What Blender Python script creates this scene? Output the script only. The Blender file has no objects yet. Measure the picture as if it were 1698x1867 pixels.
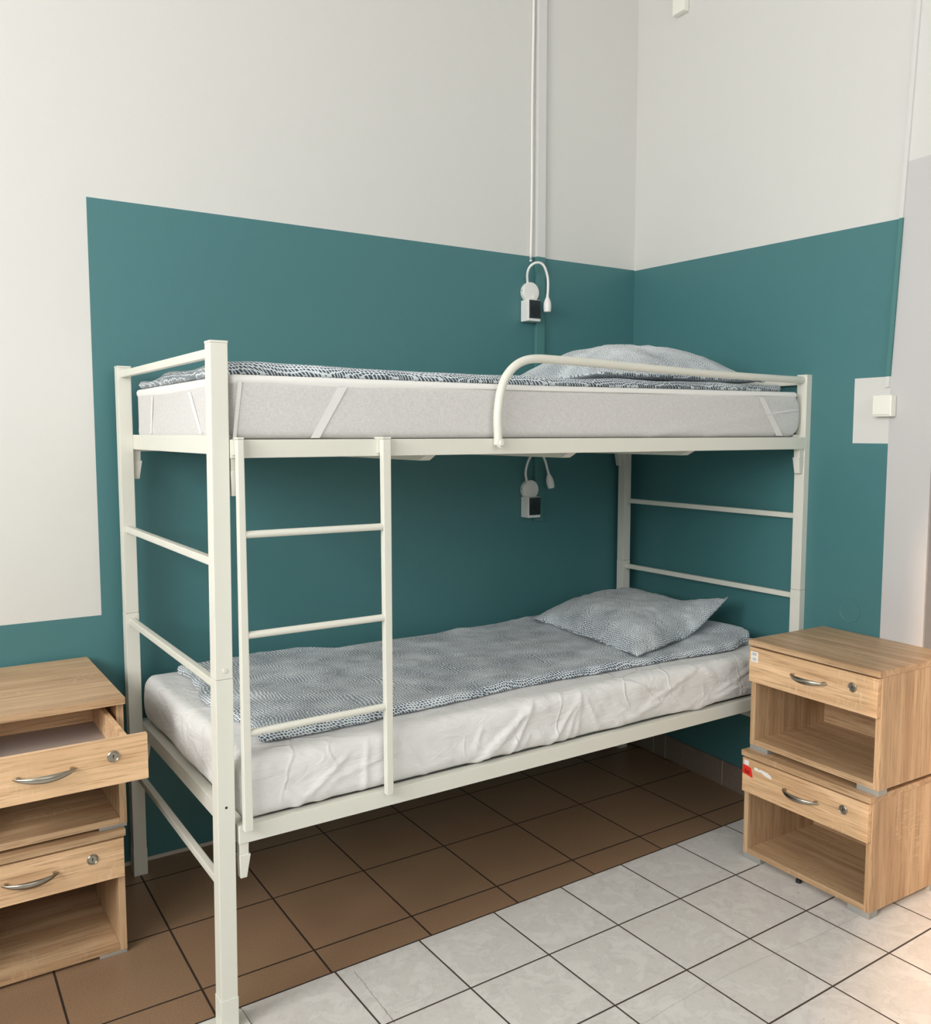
import bpy, bmesh, math, random
from mathutils import Vector, Matrix, noise
D = bpy.data; S = bpy.context.scene; COL = S.collection

# ------------------------------------------------------------------ camera
cd = D.cameras.new('camera'); cam = D.objects.new('camera', cd); COL.objects.link(cam)
S.camera = cam
YAW, PITCH = -0.5843, -0.0889
fw = Vector((-math.sin(YAW)*math.cos(PITCH), math.cos(YAW)*math.cos(PITCH), math.sin(PITCH)))
rt = Vector((math.cos(YAW), math.sin(YAW), 0)); up = rt.cross(fw)
M = Matrix((rt, up, -fw)).transposed().to_4x4(); M.translation = Vector((-0.5913, -1.8654, 1.3522))
cam.matrix_world = M
cd.sensor_fit = 'HORIZONTAL'; cd.sensor_width = 36; cd.lens = 36*1616.6/1698
cd.clip_start = 0.05; cd.clip_end = 60

# ------------------------------------------------------------------ world, sun, daylight at the windows, exposure
w = D.worlds.new('world'); S.world = w; w.use_nodes = True
bg = w.node_tree.nodes['Background']; bg.inputs[0].default_value = (0.75, 0.86, 1.0, 1); bg.inputs[1].default_value = 0.8
def lamp(name, kind, loc, direction, energy, color, **kw):
    l = D.lights.new(name, kind); o = D.objects.new(name, l); COL.objects.link(o)
    o.location = loc; o.rotation_euler = Vector(direction).to_track_quat('-Z', 'Y').to_euler()
    l.energy = energy; l.color = color
    for k, v in kw.items(): setattr(l, k, v)
    return o
lamp('sun', 'SUN', (-5, -3, 4), (0.966, 0.258, -0.37), 8.0, (1.0, 0.64, 0.40), angle=math.radians(3.0))
lamp('daylight_left_window', 'AREA', (-2.93, -2.40, 2.35), (1, 0.42, -0.22), 56, (1.0, 0.985, 0.96), shape='RECTANGLE', size=1.4, size_y=1.5)
lamp('added_side_fill', 'AREA', (-2.90, -0.85, 2.30), (1, 0.0, -0.22), 88, (1.0, 0.985, 0.96), shape='RECTANGLE', size=1.2, size_y=1.5)  # added lamp brightening the left-facing sides, at a made-up window
lamp('daylight_front_window', 'AREA', (0.2, -3.85, 2.40), (0.12, 1, -0.22), 24, (1.0, 0.98, 0.95), shape='RECTANGLE', size=2.4, size_y=1.5)
S.view_settings.view_transform = 'Standard'; S.view_settings.look = 'None'
S.view_settings.gamma = 1; S.view_settings.use_curve_mapping = False
S.view_settings.exposure = 0.02

# ------------------------------------------------------------------ node helpers
class NT:
    def __init__(self, name, base=(0.8, 0.8, 0.8), rough=0.5, metallic=0.0, spec=0.5):
        self.m = D.materials.new(name); self.m.use_nodes = True
        self.t = self.m.node_tree; self.b = self.t.nodes['Principled BSDF']
        self.set('Base Color', base); self.set('Roughness', rough); self.set('Metallic', metallic); self.set('Specular IOR Level', spec)
    def set(self, sock, v):
        i = self.b.inputs[sock]
        if hasattr(v, 'is_linked') or isinstance(v, bpy.types.NodeSocket): self.t.links.new(v, i)
        else:
            if isinstance(v, tuple) and len(v) == 3: v = (*v, 1)
            i.default_value = v
    def n(self, kind, **kw):
        nd = self.t.nodes.new(kind)
        for k, v in kw.items(): setattr(nd, k, v)
        return nd
    def link(self, a, b):
        if isinstance(a, bpy.types.NodeSocket): self.t.links.new(a, b)
        else:
            if isinstance(a, tuple) and len(a) == 3 and len(b.default_value) == 4: a = (*a, 1)
            b.default_value = a
    def ma(self, op, a, b=0.0, c=0.0):
        nd = self.n('ShaderNodeMath', operation=op)
        for i, v in enumerate((a, b, c)): self.link(v, nd.inputs[i])
        return nd.outputs[0]
    def gt(self, a, b): return self.ma('GREATER_THAN', a, b)
    def lt(self, a, b): return self.ma('LESS_THAN', a, b)
    def mul(self, a, b): return self.ma('MULTIPLY', a, b)
    def add(self, a, b): return self.ma('ADD', a, b)
    def sub(self, a, b): return self.ma('SUBTRACT', a, b)
    def mx(self, a, b): return self.ma('MAXIMUM', a, b)
    def mn(self, a, b): return self.ma('MINIMUM', a, b)
    def step(self, v, a, b):   # smooth 0..1 from a to b
        nd = self.n('ShaderNodeMapRange', interpolation_type='SMOOTHSTEP'); self.link(v, nd.inputs[0])
        nd.inputs[1].default_value = a; nd.inputs[2].default_value = b; return nd.outputs[0]
    def mix(self, f, a, b):
        nd = self.n('ShaderNodeMix', data_type='RGBA'); self.link(f, nd.inputs[0]); self.link(a, nd.inputs[6]); self.link(b, nd.inputs[7]); return nd.outputs[2]
    def coord(self, which='Object'):
        o = self.n('ShaderNodeTexCoord').outputs[which]; return o
    def sep(self, v):
        s = self.n('ShaderNodeSeparateXYZ'); self.link(v, s.inputs[0]); return s.outputs
    def comb(self, x, y, z):
        s = self.n('ShaderNodeCombineXYZ')
        for i, v in enumerate((x, y, z)): self.link(v, s.inputs[i])
        return s.outputs[0]
    def scale(self, v, sc):
        s = self.n('ShaderNodeMapping'); self.link(v, s.inputs[0]); s.inputs['Scale'].default_value = sc; return s.outputs[0]
    def noise(self, v, scale, detail=3, rough=0.5, out=0, dist=0.0):
        s = self.n('ShaderNodeTexNoise'); self.link(v, s.inputs['Vector']); s.inputs['Scale'].default_value = scale
        s.inputs['Detail'].default_value = detail; s.inputs['Roughness'].default_value = rough; s.inputs['Distortion'].default_value = dist
        return s.outputs[out]
    def bump(self, h, strength, dist):
        s = self.n('ShaderNodeBump'); self.link(h, s.inputs['Height']); s.inputs['Strength'].default_value = strength
        s.inputs['Distance'].default_value = dist; self.set('Normal', s.outputs[0])

WHITE = (0.685, 0.682, 0.655); TEAL = (0.062, 0.190, 0.203); GREYP = (0.60, 0.58, 0.57)
def wall_mat(name, kind):
    k = NT(name, rough=0.48, spec=0.5)
    x, y, z = k.sep(k.coord())
    if kind == 'back':
        up_ = k.mul(k.gt(x, -0.0497), k.lt(z, 2.0375)); lo = k.lt(z, 0.8017)
        col = k.mix(k.mx(up_, lo), WHITE, TEAL)
    elif kind == 'right':
        edge = k.sub(-0.294, k.mul(k.mx(k.sub(z, 1.5), 0.0), 0.046))
        zt = k.add(2.005, k.mul(y, 0.0322))
        teal = k.mul(k.gt(y, edge), k.lt(z, zt))
        box = k.mul(k.lt(y, -0.167), k.mul(k.gt(z, 1.3195), k.lt(z, 1.525)))
        teal = k.mul(teal, k.sub(1.0, box))
        grey = k.mul(k.lt(y, edge), k.lt(z, 2.158))
        col = k.mix(teal, k.mix(grey, WHITE, (0.57, 0.56, 0.56)), TEAL)
    elif kind == 'conduit':
        col = k.mix(k.lt(z, 2.0375), (0.69, 0.69, 0.67), (0.070, 0.205, 0.205))
    elif kind == 'conduit_r':
        a = k.mul(k.lt(z, 1.995), k.gt(z, 1.525))
        col = k.mix(a, (0.69, 0.69, 0.67), (0.072, 0.210, 0.205))
    elif kind == 'room': col = k.mix(k.lt(z, 0.9), WHITE, TEAL)
    else: col = (*WHITE, 1)
    k.set('Base Color', col)
    c = k.coord()
    k.bump(k.add(k.noise(c, 9, 4, 0.55), k.mul(k.noise(c, 120, 2), 0.12)), 0.25, 0.006)
    return k.m
M_back = wall_mat('back_wall_paint', 'back'); M_right = wall_mat('right_wall_paint', 'right'); M_white = wall_mat('white_wall_paint', ''); M_room = wall_mat('two_tone_wall_paint', 'room')
M_cond = wall_mat('conduit_paint', 'conduit'); M_condr = wall_mat('conduit_paint_right', 'conduit_r')
k = NT('grey_wall_paint', (0.30, 0.28, 0.27), 0.6); M_grey = k.m

def floor_mat():
    k = NT('floor_tiles', rough=0.3, spec=0.5)
    x, y, z = k.sep(k.coord())
    a = 0.0059; ca, sa = math.cos(a), math.sin(a)
    xr = k.add(k.mul(x, ca), k.mul(y, sa)); yr = k.sub(k.mul(y, ca), k.mul(x, sa))
    edge = k.add(0.0825, k.mul(xr, 0.0085))
    brown = k.gt(yr, edge)
    def grid(px, py, sx, sy, ox, oy, gw):
        fx = k.mul(k.ma('FRACT', k.ma('DIVIDE', k.sub(px, ox), sx)), sx); fy = k.mul(k.ma('FRACT', k.ma('DIVIDE', k.sub(py, oy), sy)), sy)
        dx = k.mn(fx, k.sub(sx, fx)); dy = k.mn(fy, k.sub(sy, fy)); d = k.mn(dx, dy)
        idx = k.ma('FLOOR', k.ma('DIVIDE', k.sub(px, ox), sx)); idy = k.ma('FLOOR', k.ma('DIVIDE', k.sub(py, oy), sy))
        wn = k.n('ShaderNodeTexWhiteNoise', noise_dimensions='2D'); k.link(k.comb(idx, idy, 0.0), wn.inputs['Vector'])
        return k.sub(1.0, k.step(d, gw*0.55, gw)), wn.outputs['Value'], wn.outputs['Color']
    gw, rw, cw = grid(xr, k.sub(yr, k.mul(xr, 0.0085)), 0.2475, 0.2475, 0.3055, 0.0825, 0.0030)
    gb, rb, cb = grid(k.sub(x, k.mul(y, 0.02)), yr, 0.2955, 0.308, 0.0, 0.2005, 0.0034)
    ew = k.sub(1.0, k.step(k.ma('ABSOLUTE', k.sub(yr, edge)), 0.0018, 0.0032))
    co = k.coord()
    # white tile: pale stone look with soft veins, different on each tile
    off = k.n('ShaderNodeVectorMath', operation='MULTIPLY_ADD'); k.link(cw, off.inputs[0]); off.inputs[1].default_value = (7, 7, 7); k.link(co, off.inputs[2])
    v1 = k.noise(off.outputs[0], 11, 7, 0.68, dist=0.9); v2 = k.noise(off.outputs[0], 26, 5, 0.7, dist=0.8)
    vein = k.sub(1.0, k.step(k.ma('ABSOLUTE', k.sub(v1, 0.5)), 0.0, 0.035))
    wc = k.mix(k.step(v1, 0.3, 0.7), (0.66, 0.635, 0.605), (0.75, 0.735, 0.705))
    wc = k.mix(k.mul(k.step(v2, 0.45, 0.75), 0.35), wc, (0.47, 0.44, 0.43))
    wc = k.mix(k.mul(vein, 0.18), wc, (0.40, 0.385, 0.37))
    # brown tile: fine mottled terracotta
    b1 = k.noise(co, 260, 3, 0.7); b2 = k.noise(co, 5, 3, 0.6)
    bc = k.mix(k.step(b1, 0.3, 0.7), (0.23, 0.142, 0.080), (0.37, 0.24, 0.145))
    bc = k.mix(k.mul(b2, 0.5), bc, (0.19, 0.12, 0.07))
    bc = k.mix(k.mul(rb, 0.25), bc, (0.30, 0.17, 0.105))
    gcol = (0.055, 0.040, 0.032)
    wc = k.mix(gw, wc, gcol); bc = k.mix(gb, bc, (0.025, 0.014, 0.009))
    col = k.mix(brown, wc, bc); col = k.mix(ew, col, (0.03, 0.02, 0.015))
    # two hairline cracks in the white tiles
    wob = k.mul(k.sub(k.noise(co, 30, 4, 0.6), 0.5), 0.012)
    c1 = k.ma('ABSOLUTE', k.add(k.sub(k.add(x, k.mul(y, -0.05)), 0.3445), wob))
    c1 = k.mul(k.sub(1.0, k.step(c1, 0.0004, 0.0013)), k.mul(k.lt(yr, 0.06), k.gt(yr, -0.17)))
    yc = k.add(-0.478, k.mul(k.ma('SINE', k.mul(x, 7.0)), 0.010))
    c2 = k.ma('ABSOLUTE', k.add(k.sub(y, yc), wob))
    c2 = k.mul(k.sub(1.0, k.step(c2, 0.0002, 0.0011)), k.mul(k.gt(x, 0.80), k.lt(x, 1.70)))
    col = k.mix(k.mul(k.mx(c1, k.mul(c2, 0.6)), 0.75), col, (0.10, 0.08, 0.07))
    spk = k.noise(co, 55, 1); col = k.mix(k.mul(k.gt(spk, 0.80), 0.5), col, (0.12, 0.09, 0.08))
    k.set('Base Color', col)
    g = k.mx(k.mx(k.mul(gw, k.sub(1.0, brown)), k.mul(gb, brown)), ew)
    k.set('Roughness', k.add(0.34, k.mul(g, 0.4)))
    k.bump(k.sub(k.mul(v2, 0.10), g), 0.5, 0.003)
    return k.m
M_floor = floor_mat()

def wood_mat(name, grain, tone=1.0, wear=0.0):
    k = NT(name, rough=0.42, spec=0.4)
    co = k.coord(); oi = k.n('ShaderNodeObjectInfo').outputs['Random']
    sh = k.n('ShaderNodeVectorMath', operation='ADD'); k.link(co, sh.inputs[0]); k.link(k.comb(k.mul(oi, 3.1), k.mul(oi, 7.7), k.mul(oi, 5.3)), sh.inputs[1])
    v = sh.outputs[0]
    sc = {'x': (1.6, 26, 26), 'z': (26, 26, 1.6), 'y': (26, 1.6, 26)}[grain]
    sf = {'x': (7, 190, 190), 'z': (190, 190, 7), 'y': (190, 7, 190)}[grain]
    sk = {'x': (150, 30, 30), 'z': (30, 30, 150), 'y': (30, 150, 30)}[grain]
    broad = k.noise(k.scale(v, sc), 1.0, 4, 0.6, dist=0.6)
    fine = k.noise(k.scale(v, sf), 1.0, 3, 0.65, dist=0.2)
    cross = k.noise(k.scale(v, sk), 1.0, 2, 0.5)
    patch = k.step(k.noise(v, 6, 2), 0.55, 0.68)
    t = tone
    c = k.mix(k.step(broad, 0.28, 0.72), (0.43*t, 0.265*t, 0.142*t), (0.63*t, 0.430*t, 0.255*t))
    c = k.mix(k.mul(k.step(fine, 0.50, 0.68), 0.60), c, (0.25*t, 0.140*t, 0.070*t))
    c = k.mix(k.mul(k.mul(k.step(cross, 0.5, 0.65), patch), 0.38), c, (0.66*t, 0.48*t, 0.32*t))
    k.set('Base Color', c)
    k.bump(fine, 0.12, 0.001)
    return k.m
M_wx = wood_mat('oak_grain_along', 'x'); M_wz = wood_mat('oak_grain_upright', 'z'); M_wxl = wood_mat('oak_drawer_front_lit', 'x', 1.38)  # drawer fronts: light from the left painted in as a paler oak tone
M_wedge = wood_mat('oak_edge_strip', 'x', 1.22)
M_wy = wood_mat('oak_grain_deep', 'y')

def simple(name, col, rough=0.5, metallic=0.0, spec=0.5, bump=None):
    k = NT(name, col, rough, metallic, spec)
    if bump: k.bump(k.noise(k.coord(), bump[0], 3, 0.6), bump[1], bump[2])
    return k.m
M_bed = simple('cream_powder_coat', (0.715, 0.71, 0.635), 0.38, spec=0.45, bump=(400, 0.05, 0.0005))
M_cap = simple('off_white_plastic', (0.73, 0.72, 0.65), 0.4)
M_plast = simple('white_plastic', (0.84, 0.83, 0.80), 0.35)
M_creamplast = simple('cream_plastic', (0.86, 0.85, 0.77), 0.35)
M_black = simple('black_plastic', (0.012, 0.014, 0.016), 0.35)
M_smoke = simple('smoked_cover', (0.02, 0.028, 0.033), 0.22)
M_steel = simple('brushed_nickel', (0.40, 0.36, 0.30), 0.30, metallic=1.0, bump=(300, 0.1, 0.0005))
M_dark = simple('keyhole_dark', (0.02, 0.018, 0.016), 0.5)
M_foot = simple('grey_plastic_foot', (0.33, 0.33, 0.31), 0.45)
M_board = simple('drawer_bottom_board', (0.40, 0.33, 0.29), 0.6)
M_paper = simple('paper_label', (0.82, 0.80, 0.76), 0.6)
M_ink = simple('label_ink', (0.05, 0.05, 0.05), 0.6)
M_red = simple('red_sticker', (0.75, 0.03, 0.015), 0.5)
M_redd = simple('dark_red_print', (0.30, 0.01, 0.01), 0.5)
M_scratch = simple('torn_paper_residue', (0.85, 0.82, 0.78), 0.7)
M_sealer = simple('pale_sealant', (0.50, 0.46, 0.40), 0.6)
M_teal = simple('teal_painted_cover', TEAL, 0.55)

def cloth_pattern(name, flow, dsz):
    k = NT(name, rough=0.85, spec=0.2)
    co = k.coord()
    nz = k.noise(co, flow, 1, 0.4, out=1)
    px, py, pz = k.sep(co)      # printed on flat cloth: unroll the hems by adding the height
    flat_ = k.comb(k.add(px, pz), k.add(py, pz), 0.0)
    w1 = k.n('ShaderNodeVectorMath', operation='MULTIPLY_ADD'); k.link(nz, w1.inputs[0]); w1.inputs[1].default_value = (0.052, 0.052, 0.0); k.link(flat_, w1.inputs[2])
    v = k.scale(w1.outputs[0], (112, 128, 1))
    def vor(feat):
        vo = k.n('ShaderNodeTexVoronoi', feature=feat, voronoi_dimensions='2D'); k.link(v, vo.inputs['Vector']); vo.inputs['Scale'].default_value = 1.0; vo.inputs['Randomness'].default_value = 0.45
        return vo.outputs['Distance']
    var = k.mul(k.sub(k.noise(co, 9, 2), 0.5), 0.42)
    net = k.step(k.add(vor('DISTANCE_TO_EDGE'), var), dsz, dsz+0.07)
    rnd = k.sub(1.0, k.step(vor('F1'), 0.46, 0.56))
    dot = k.mul(net, rnd)
    col = k.mix(dot, (0.74, 0.79, 0.82), (0.078, 0.108, 0.138))
    k.set('Base Color', col); k.set('Sheen Weight', 0.15)
    k.bump(k.noise(co, 24, 4, 0.6), 0.30, 0.006)
    return k.m
M_duvet = cloth_pattern('spotted_cotton', 8.0, 0.115); M_pillow = cloth_pattern('spotted_pillow_cotton', 9.0, 0.155)
k = NT('linen_mattress', rough=0.9, spec=0.15)
co = k.coord(); wv = k.add(k.mul(k.noise(k.scale(co, (900, 900, 90)), 1.0, 2), 0.5), k.mul(k.noise(k.scale(co, (90, 90, 900)), 1.0, 2), 0.5))
k.set('Base Color', k.mix(k.step(wv, 0.3, 0.7), (0.55, 0.54, 0.53), (0.70, 0.69, 0.68))); k.bump(wv, 0.15, 0.001); M_linen = k.m
k = NT('white_protector', (0.82, 0.815, 0.79), 0.8, spec=0.2); k.bump(k.noise(k.coord(), 40, 4, 0.6), 0.25, 0.004); M_prot = k.m; M_strap = simple('soft_white_strap', (0.74, 0.73, 0.71), 0.8)
k = NT('thin_satin_sheet', (0.77, 0.765, 0.755), 0.42, spec=0.35)
co = k.coord()
wq = k.n('ShaderNodeVectorMath', operation='MULTIPLY_ADD'); k.link(k.noise(co, 5, 2, 0.5, out=1), wq.inputs[0]); wq.inputs[1].default_value = (0.10, 0.10, 0.10); k.link(co, wq.inputs[2])
vo = k.n('ShaderNodeTexVoronoi', feature='DISTANCE_TO_EDGE'); k.link(k.scale(wq.outputs[0], (7, 9, 4.5)), vo.inputs['Vector']); vo.inputs['Scale'].default_value = 1.0
cre = k.sub(1.0, k.step(vo.outputs['Distance'], 0.0, 0.045))
fade = k.step(k.noise(co, 3.5, 2), 0.42, 0.60)
k.bump(k.add(k.add(k.noise(k.scale(co, (9, 9, 22)), 1.0, 4, 0.6, dist=1.2), k.mul(k.noise(co, 130, 3), 0.06)), k.mul(k.mul(cre, fade), 0.30)), 0.5, 0.012); M_sheet = k.m
k = NT('skirting_tile', rough=0.35)
x, y, z = k.sep(k.coord()); nz = k.noise(k.coord(), 60, 4, 0.65)
tc = k.mix(nz, (0.16, 0.125, 0.10), (0.27, 0.22, 0.18)); j = None
for yy in (0.747, 0.673, 0.35, 0.05, -0.25):
    d = k.sub(1.0, k.step(k.ma('ABSOLUTE', k.sub(y, yy)), 0.001, 0.003)); j = d if j is None else k.mx(j, d)
k.set('Base Color', k.mix(j, tc, (0.46, 0.42, 0.36))); M_skirt = k.m

# ------------------------------------------------------------------ mesh helpers
def link(name, bm, mat, parent=None, smooth=False, angle=None):
    me = D.meshes.new(name); bmesh.ops.recalc_face_normals(bm, faces=bm.faces); bm.to_mesh(me); bm.free()
    for m_ in (mat if isinstance(mat, (list, tuple)) else [mat]): me.materials.append(m_)
    o = D.objects.new(name, me); COL.objects.link(o)
    if parent: o.parent = parent
    if smooth:
        me.polygons.foreach_set('use_smooth', [True]*len(me.polygons))
        if angle:
            me.update(); bm2 = bmesh.new(); bm2.from_mesh(me)
            for e in bm2.edges:
                if len(e.link_faces) == 2 and e.calc_face_angle(0) > math.radians(angle): e.smooth = False
            bm2.to_mesh(me); bm2.free()
    return o
def hexa(bm, b, t, bev=0.0, mi=0):
    vs = [bm.verts.new(p) for p in (*b, *t)]
    fs = [bm.faces.new([vs[i] for i in q]) for q in ((3, 2, 1, 0), (4, 5, 6, 7), (0, 1, 5, 4), (1, 2, 6, 5), (2, 3, 7, 6), (3, 0, 4, 7))]
    for f_ in fs: f_.material_index = mi
    if bev > 0:
        es = list({e for f_ in fs for e in f_.edges})
        r_ = bmesh.ops.bevel(bm, geom=es, offset=bev, segments=2, profile=0.6, affect='EDGES')
        for f_ in r_['faces']: f_.material_index = mi
    return fs
def box(bm, x0, x1, y0, y1, z0, z1, bev=0.0, mi=0):
    return hexa(bm, ((x0, y0, z0), (x1, y0, z0), (x1, y1, z0), (x0, y1, z0)), ((x0, y0, z1), (x1, y0, z1), (x1, y1, z1), (x0, y1, z1)), bev, mi)
def boxobj(name, mat, parent, *a, bev=0.001):
    bm = bmesh.new(); box(bm, *a, bev=bev); return link(name, bm, mat, parent)
def smooth_path(pts, n=8):
    P = [Vector(p) for p in pts]; out = []
    for i in range(len(P)-1):
        p0, p1, p2, p3 = P[max(i-1, 0)], P[i], P[i+1], P[min(i+2, len(P)-1)]
        for j in range(n):
            t = j/n
            out.append(0.5*((2*p1)+(-p0+p2)*t+(2*p0-5*p1+4*p2-p3)*t*t+(-p0+3*p1-3*p2+p3)*t**3))
    out.append(P[-1]); return out
def tube(bm, pts, rad, seg=14, cap=True, flat=1.0):
    P = [Vector(p) for p in pts]; R_ = rad if isinstance(rad, (list, tuple)) else [rad]*len(P)
    T = [(P[min(i+1, len(P)-1)]-P[max(i-1, 0)]).normalized() for i in range(len(P))]
    ref = Vector((0, 0, 1)) if abs(T[0].z) < 0.9 else Vector((0, 1, 0))
    nrm = (ref - T[0]*ref.dot(T[0])).normalized(); rings = []
    for p, t, r_ in zip(P, T, R_):
        nrm = (nrm - t*nrm.dot(t)).normalized(); b = t.cross(nrm)
        rings.append([bm.verts.new(p+(nrm*math.cos(2*math.pi*s/seg)+b*math.sin(2*math.pi*s/seg)*flat)*r_) for s in range(seg)])
    for a, b in zip(rings, rings[1:]):
        for s in range(seg): bm.faces.new((a[s], a[(s+1) % seg], b[(s+1) % seg], b[s]))
    if cap: bm.faces.new(rings[0][::-1]); bm.faces.new(rings[-1])
def lathe(bm, prof, origin, axis, seg=32):
    # prof: (radius, distance along axis)
    ax = Vector(axis).normalized(); ref = Vector((0, 0, 1)) if abs(ax.z) < 0.9 else Vector((1, 0, 0))
    n_ = (ref-ax*ref.dot(ax)).normalized(); b_ = ax.cross(n_); o_ = Vector(origin); rings = []
    for r_, h in prof:
        if r_ <= 1e-6: rings.append([bm.verts.new(o_+ax*h)])
        else: rings.append([bm.verts.new(o_+ax*h+(n_*math.cos(2*math.pi*s/seg)+b_*math.sin(2*math.pi*s/seg))*r_) for s in range(seg)])
    for a, b in zip(rings, rings[1:]):
        for s in range(seg):
            q = (s+1) % seg
            if len(a) == 1 and len(b) == 1: continue
            if len(a) == 1: bm.faces.new((a[0], b[q], b[s]))
            elif len(b) == 1: bm.faces.new((a[s], a[q], b[0]))
            else: bm.faces.new((a[s], a[q], b[q], b[s]))
    if len(rings[0]) > 1: bm.faces.new(rings[0][::-1])
    if len(rings[-1]) > 1: bm.faces.new(rings[-1])
def rbox(x0, x1, y0, y1, z0, z1, r, step=0.02, fn=None, rz=None):
    """rounded box with an even grid of small faces; fn(p, n, q) may move each vertex"""
    bm = bmesh.new(); rz = r if rz is None else rz; C0 = [(x0, x1), (y0, y1), (z0, z1)]; rr = (r, r, rz); cache = {}
    def axis(a):
        lo, hi = C0[a]; rad = rr[a]; core = max(1, round((hi-lo-2*rad)/step)); k_ = 4
        l = [lo+rad*(1-math.cos(math.pi/2*i/k_)) for i in range(k_)]
        l += [lo+rad+(hi-lo-2*rad)*i/core for i in range(core+1)]
        l += [hi-rad*(1-math.cos(math.pi/2*(k_-1-i)/k_)) for i in range(k_)]
        return l
    A = [axis(0), axis(1), axis(2)]
    def vert(i, j, k_):
        key = (i, j, k_)
        if key in cache: return cache[key]
        p = [A[0][i], A[1][j], A[2][k_]]
        q = [min(max(p[a], C0[a][0]+rr[a]), C0[a][1]-rr[a]) for a in range(3)]
        d = Vector([(p[a]-q[a])/rr[a] for a in range(3)]); L_ = d.length
        if L_ > 1e-9: d = d/L_
        P = Vector([q[a]+d[a]*rr[a] for a in range(3)])
        if fn: P = fn(P, d)
        v = bm.verts.new(P); cache[key] = v; return v
    nx, ny, nz = len(A[0])-1, len(A[1])-1, len(A[2])-1
    for i in range(nx):
        for j in range(ny):
            bm.faces.new((vert(i, j, 0), vert(i, j+1, 0), vert(i+1, j+1, 0), vert(i+1, j, 0)))
            bm.faces.new((vert(i, j, nz), vert(i+1, j, nz), vert(i+1, j+1, nz), vert(i, j+1, nz)))
        for k_ in range(nz):
            bm.faces.new((vert(i, 0, k_), vert(i+1, 0, k_), vert(i+1, 0, k_+1), vert(i, 0, k_+1)))
            bm.faces.new((vert(i, ny, k_), vert(i, ny, k_+1), vert(i+1, ny, k_+1), vert(i+1, ny, k_)))
    for j in range(ny):
        for k_ in range(nz):
            bm.faces.new((vert(0, j, k_), vert(0, j, k_+1), vert(0, j+1, k_+1), vert(0, j+1, k_)))
            bm.faces.new((vert(nx, j, k_), vert(nx, j+1, k_), vert(nx, j+1, k_+1), vert(nx, j, k_+1)))
    return bm
def tag(o, label=None, cat=None, group=None, kind=None):
    if label: o['label'] = label
    if cat: o['category'] = cat
    if group: o['group'] = group
    if kind: o['kind'] = kind
    return o
def thing(name, label, cat, loc=(0, 0, 0), rz=0.0, group=None):
    o = D.objects.new(name, None); COL.objects.link(o); o.location = loc; o.rotation_euler = (0, 0, rz); o.empty_display_size = 0.1
    return tag(o, label, cat, group)
def nz3(x, y, z=0.0): return noise.noise(Vector((x, y, z)))
def lerp(t, pts):
    if t <= pts[0][0]: return pts[0][1]
    for (a, b), (c, d) in zip(pts, pts[1:]):
        if t <= c:
            s = (t-a)/(c-a); s = s*s*(3-2*s); return b+(d-b)*s
    return pts[-1][1]

# ------------------------------------------------------------------ the room
XR, YW = 2.1186, 0.935; RW, RR = math.tan(-0.0103), math.tan(0.0855); ZC = 3.6
XL, YF, XF = -3.0, -4.0, 3.3
def bwy(x): return YW+RW*(x-XR)
def rwx(y): return XR+RR*(y-YW)
def slab(name, quad, z0, z1, mat):
    bm = bmesh.new(); hexa(bm, [(*p, z0) for p in quad], [(*p, z1) for p in quad]); return tag(link(name, bm, mat), kind='structure')
slab('floor', ((XL-0.2, YF-0.2), (XF+0.2, YF-0.2), (XF+0.2, 1.2), (XL-0.2, 1.2)), -0.1, 0.0, M_floor)
slab('ceiling', ((XL-0.2, YF-0.2), (XF+0.2, YF-0.2), (XF+0.2, 1.2), (XL-0.2, 1.2)), ZC, ZC+0.1, M_white)
slab('wall_back', ((XL, bwy(XL)), (XR+0.02, bwy(XR+0.02)), (XR+0.02, 1.2), (XL, 1.2)), 0, ZC, M_back)
ye = -0.438
slab('wall_right', ((rwx(ye), ye), (XF, ye), (XF, 1.2), (rwx(1.0), 1.0)), 0, ZC, M_right)
# the grey return of the right wall beyond its corner
slab('trim_1', ((rwx(ye)+0.0015, ye-0.004), (XF, ye-0.004), (XF, ye), (rwx(ye)+0.0015, ye)), 0, ZC, M_grey)
slab('wall_far_right', ((XF, YF-0.2), (XF+0.2, YF-0.2), (XF+0.2, ye), (XF, ye)), 0, ZC, M_white)
def wall_with_openings(name, axis, pos, a0, a1, holes, thick):
    """upright wall along one axis with rectangular window openings"""
    bm = bmesh.new(); xs = sorted({a0, a1, *[h[0] for h in holes], *[h[1] for h in holes]})
    for l, r_ in zip(xs, xs[1:]):
        mid = (l+r_)/2; hs = [h for h in holes if h[0] < mid < h[1]]; zs = [(0, ZC)] if not hs else [(0, hs[0][2]), (hs[0][3], ZC)]
        for zl, zh in zs:
            if axis == 'y': box(bm, pos-thick, pos, l, r_, zl, zh)
            else: box(bm, l, r_, pos-thick, pos, zl, zh)
    return tag(link(name, bm, M_room), kind='structure')
holesL = [(-3.1, -1.83, 1.60, 3.10), (-1.5, -0.2, 1.60, 3.10)]; holesF = [(-1.0, 1.4, 1.65, 3.15)]  # second left opening is made up, placed behind the added side fill
wall_with_openings('wall_left', 'y', XL, YF-0.2, 1.2, holesL, 0.3)
wall_with_openings('wall_front', 'x', YF, XL-0.2, XF+0.2, holesF, 0.3)
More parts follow.
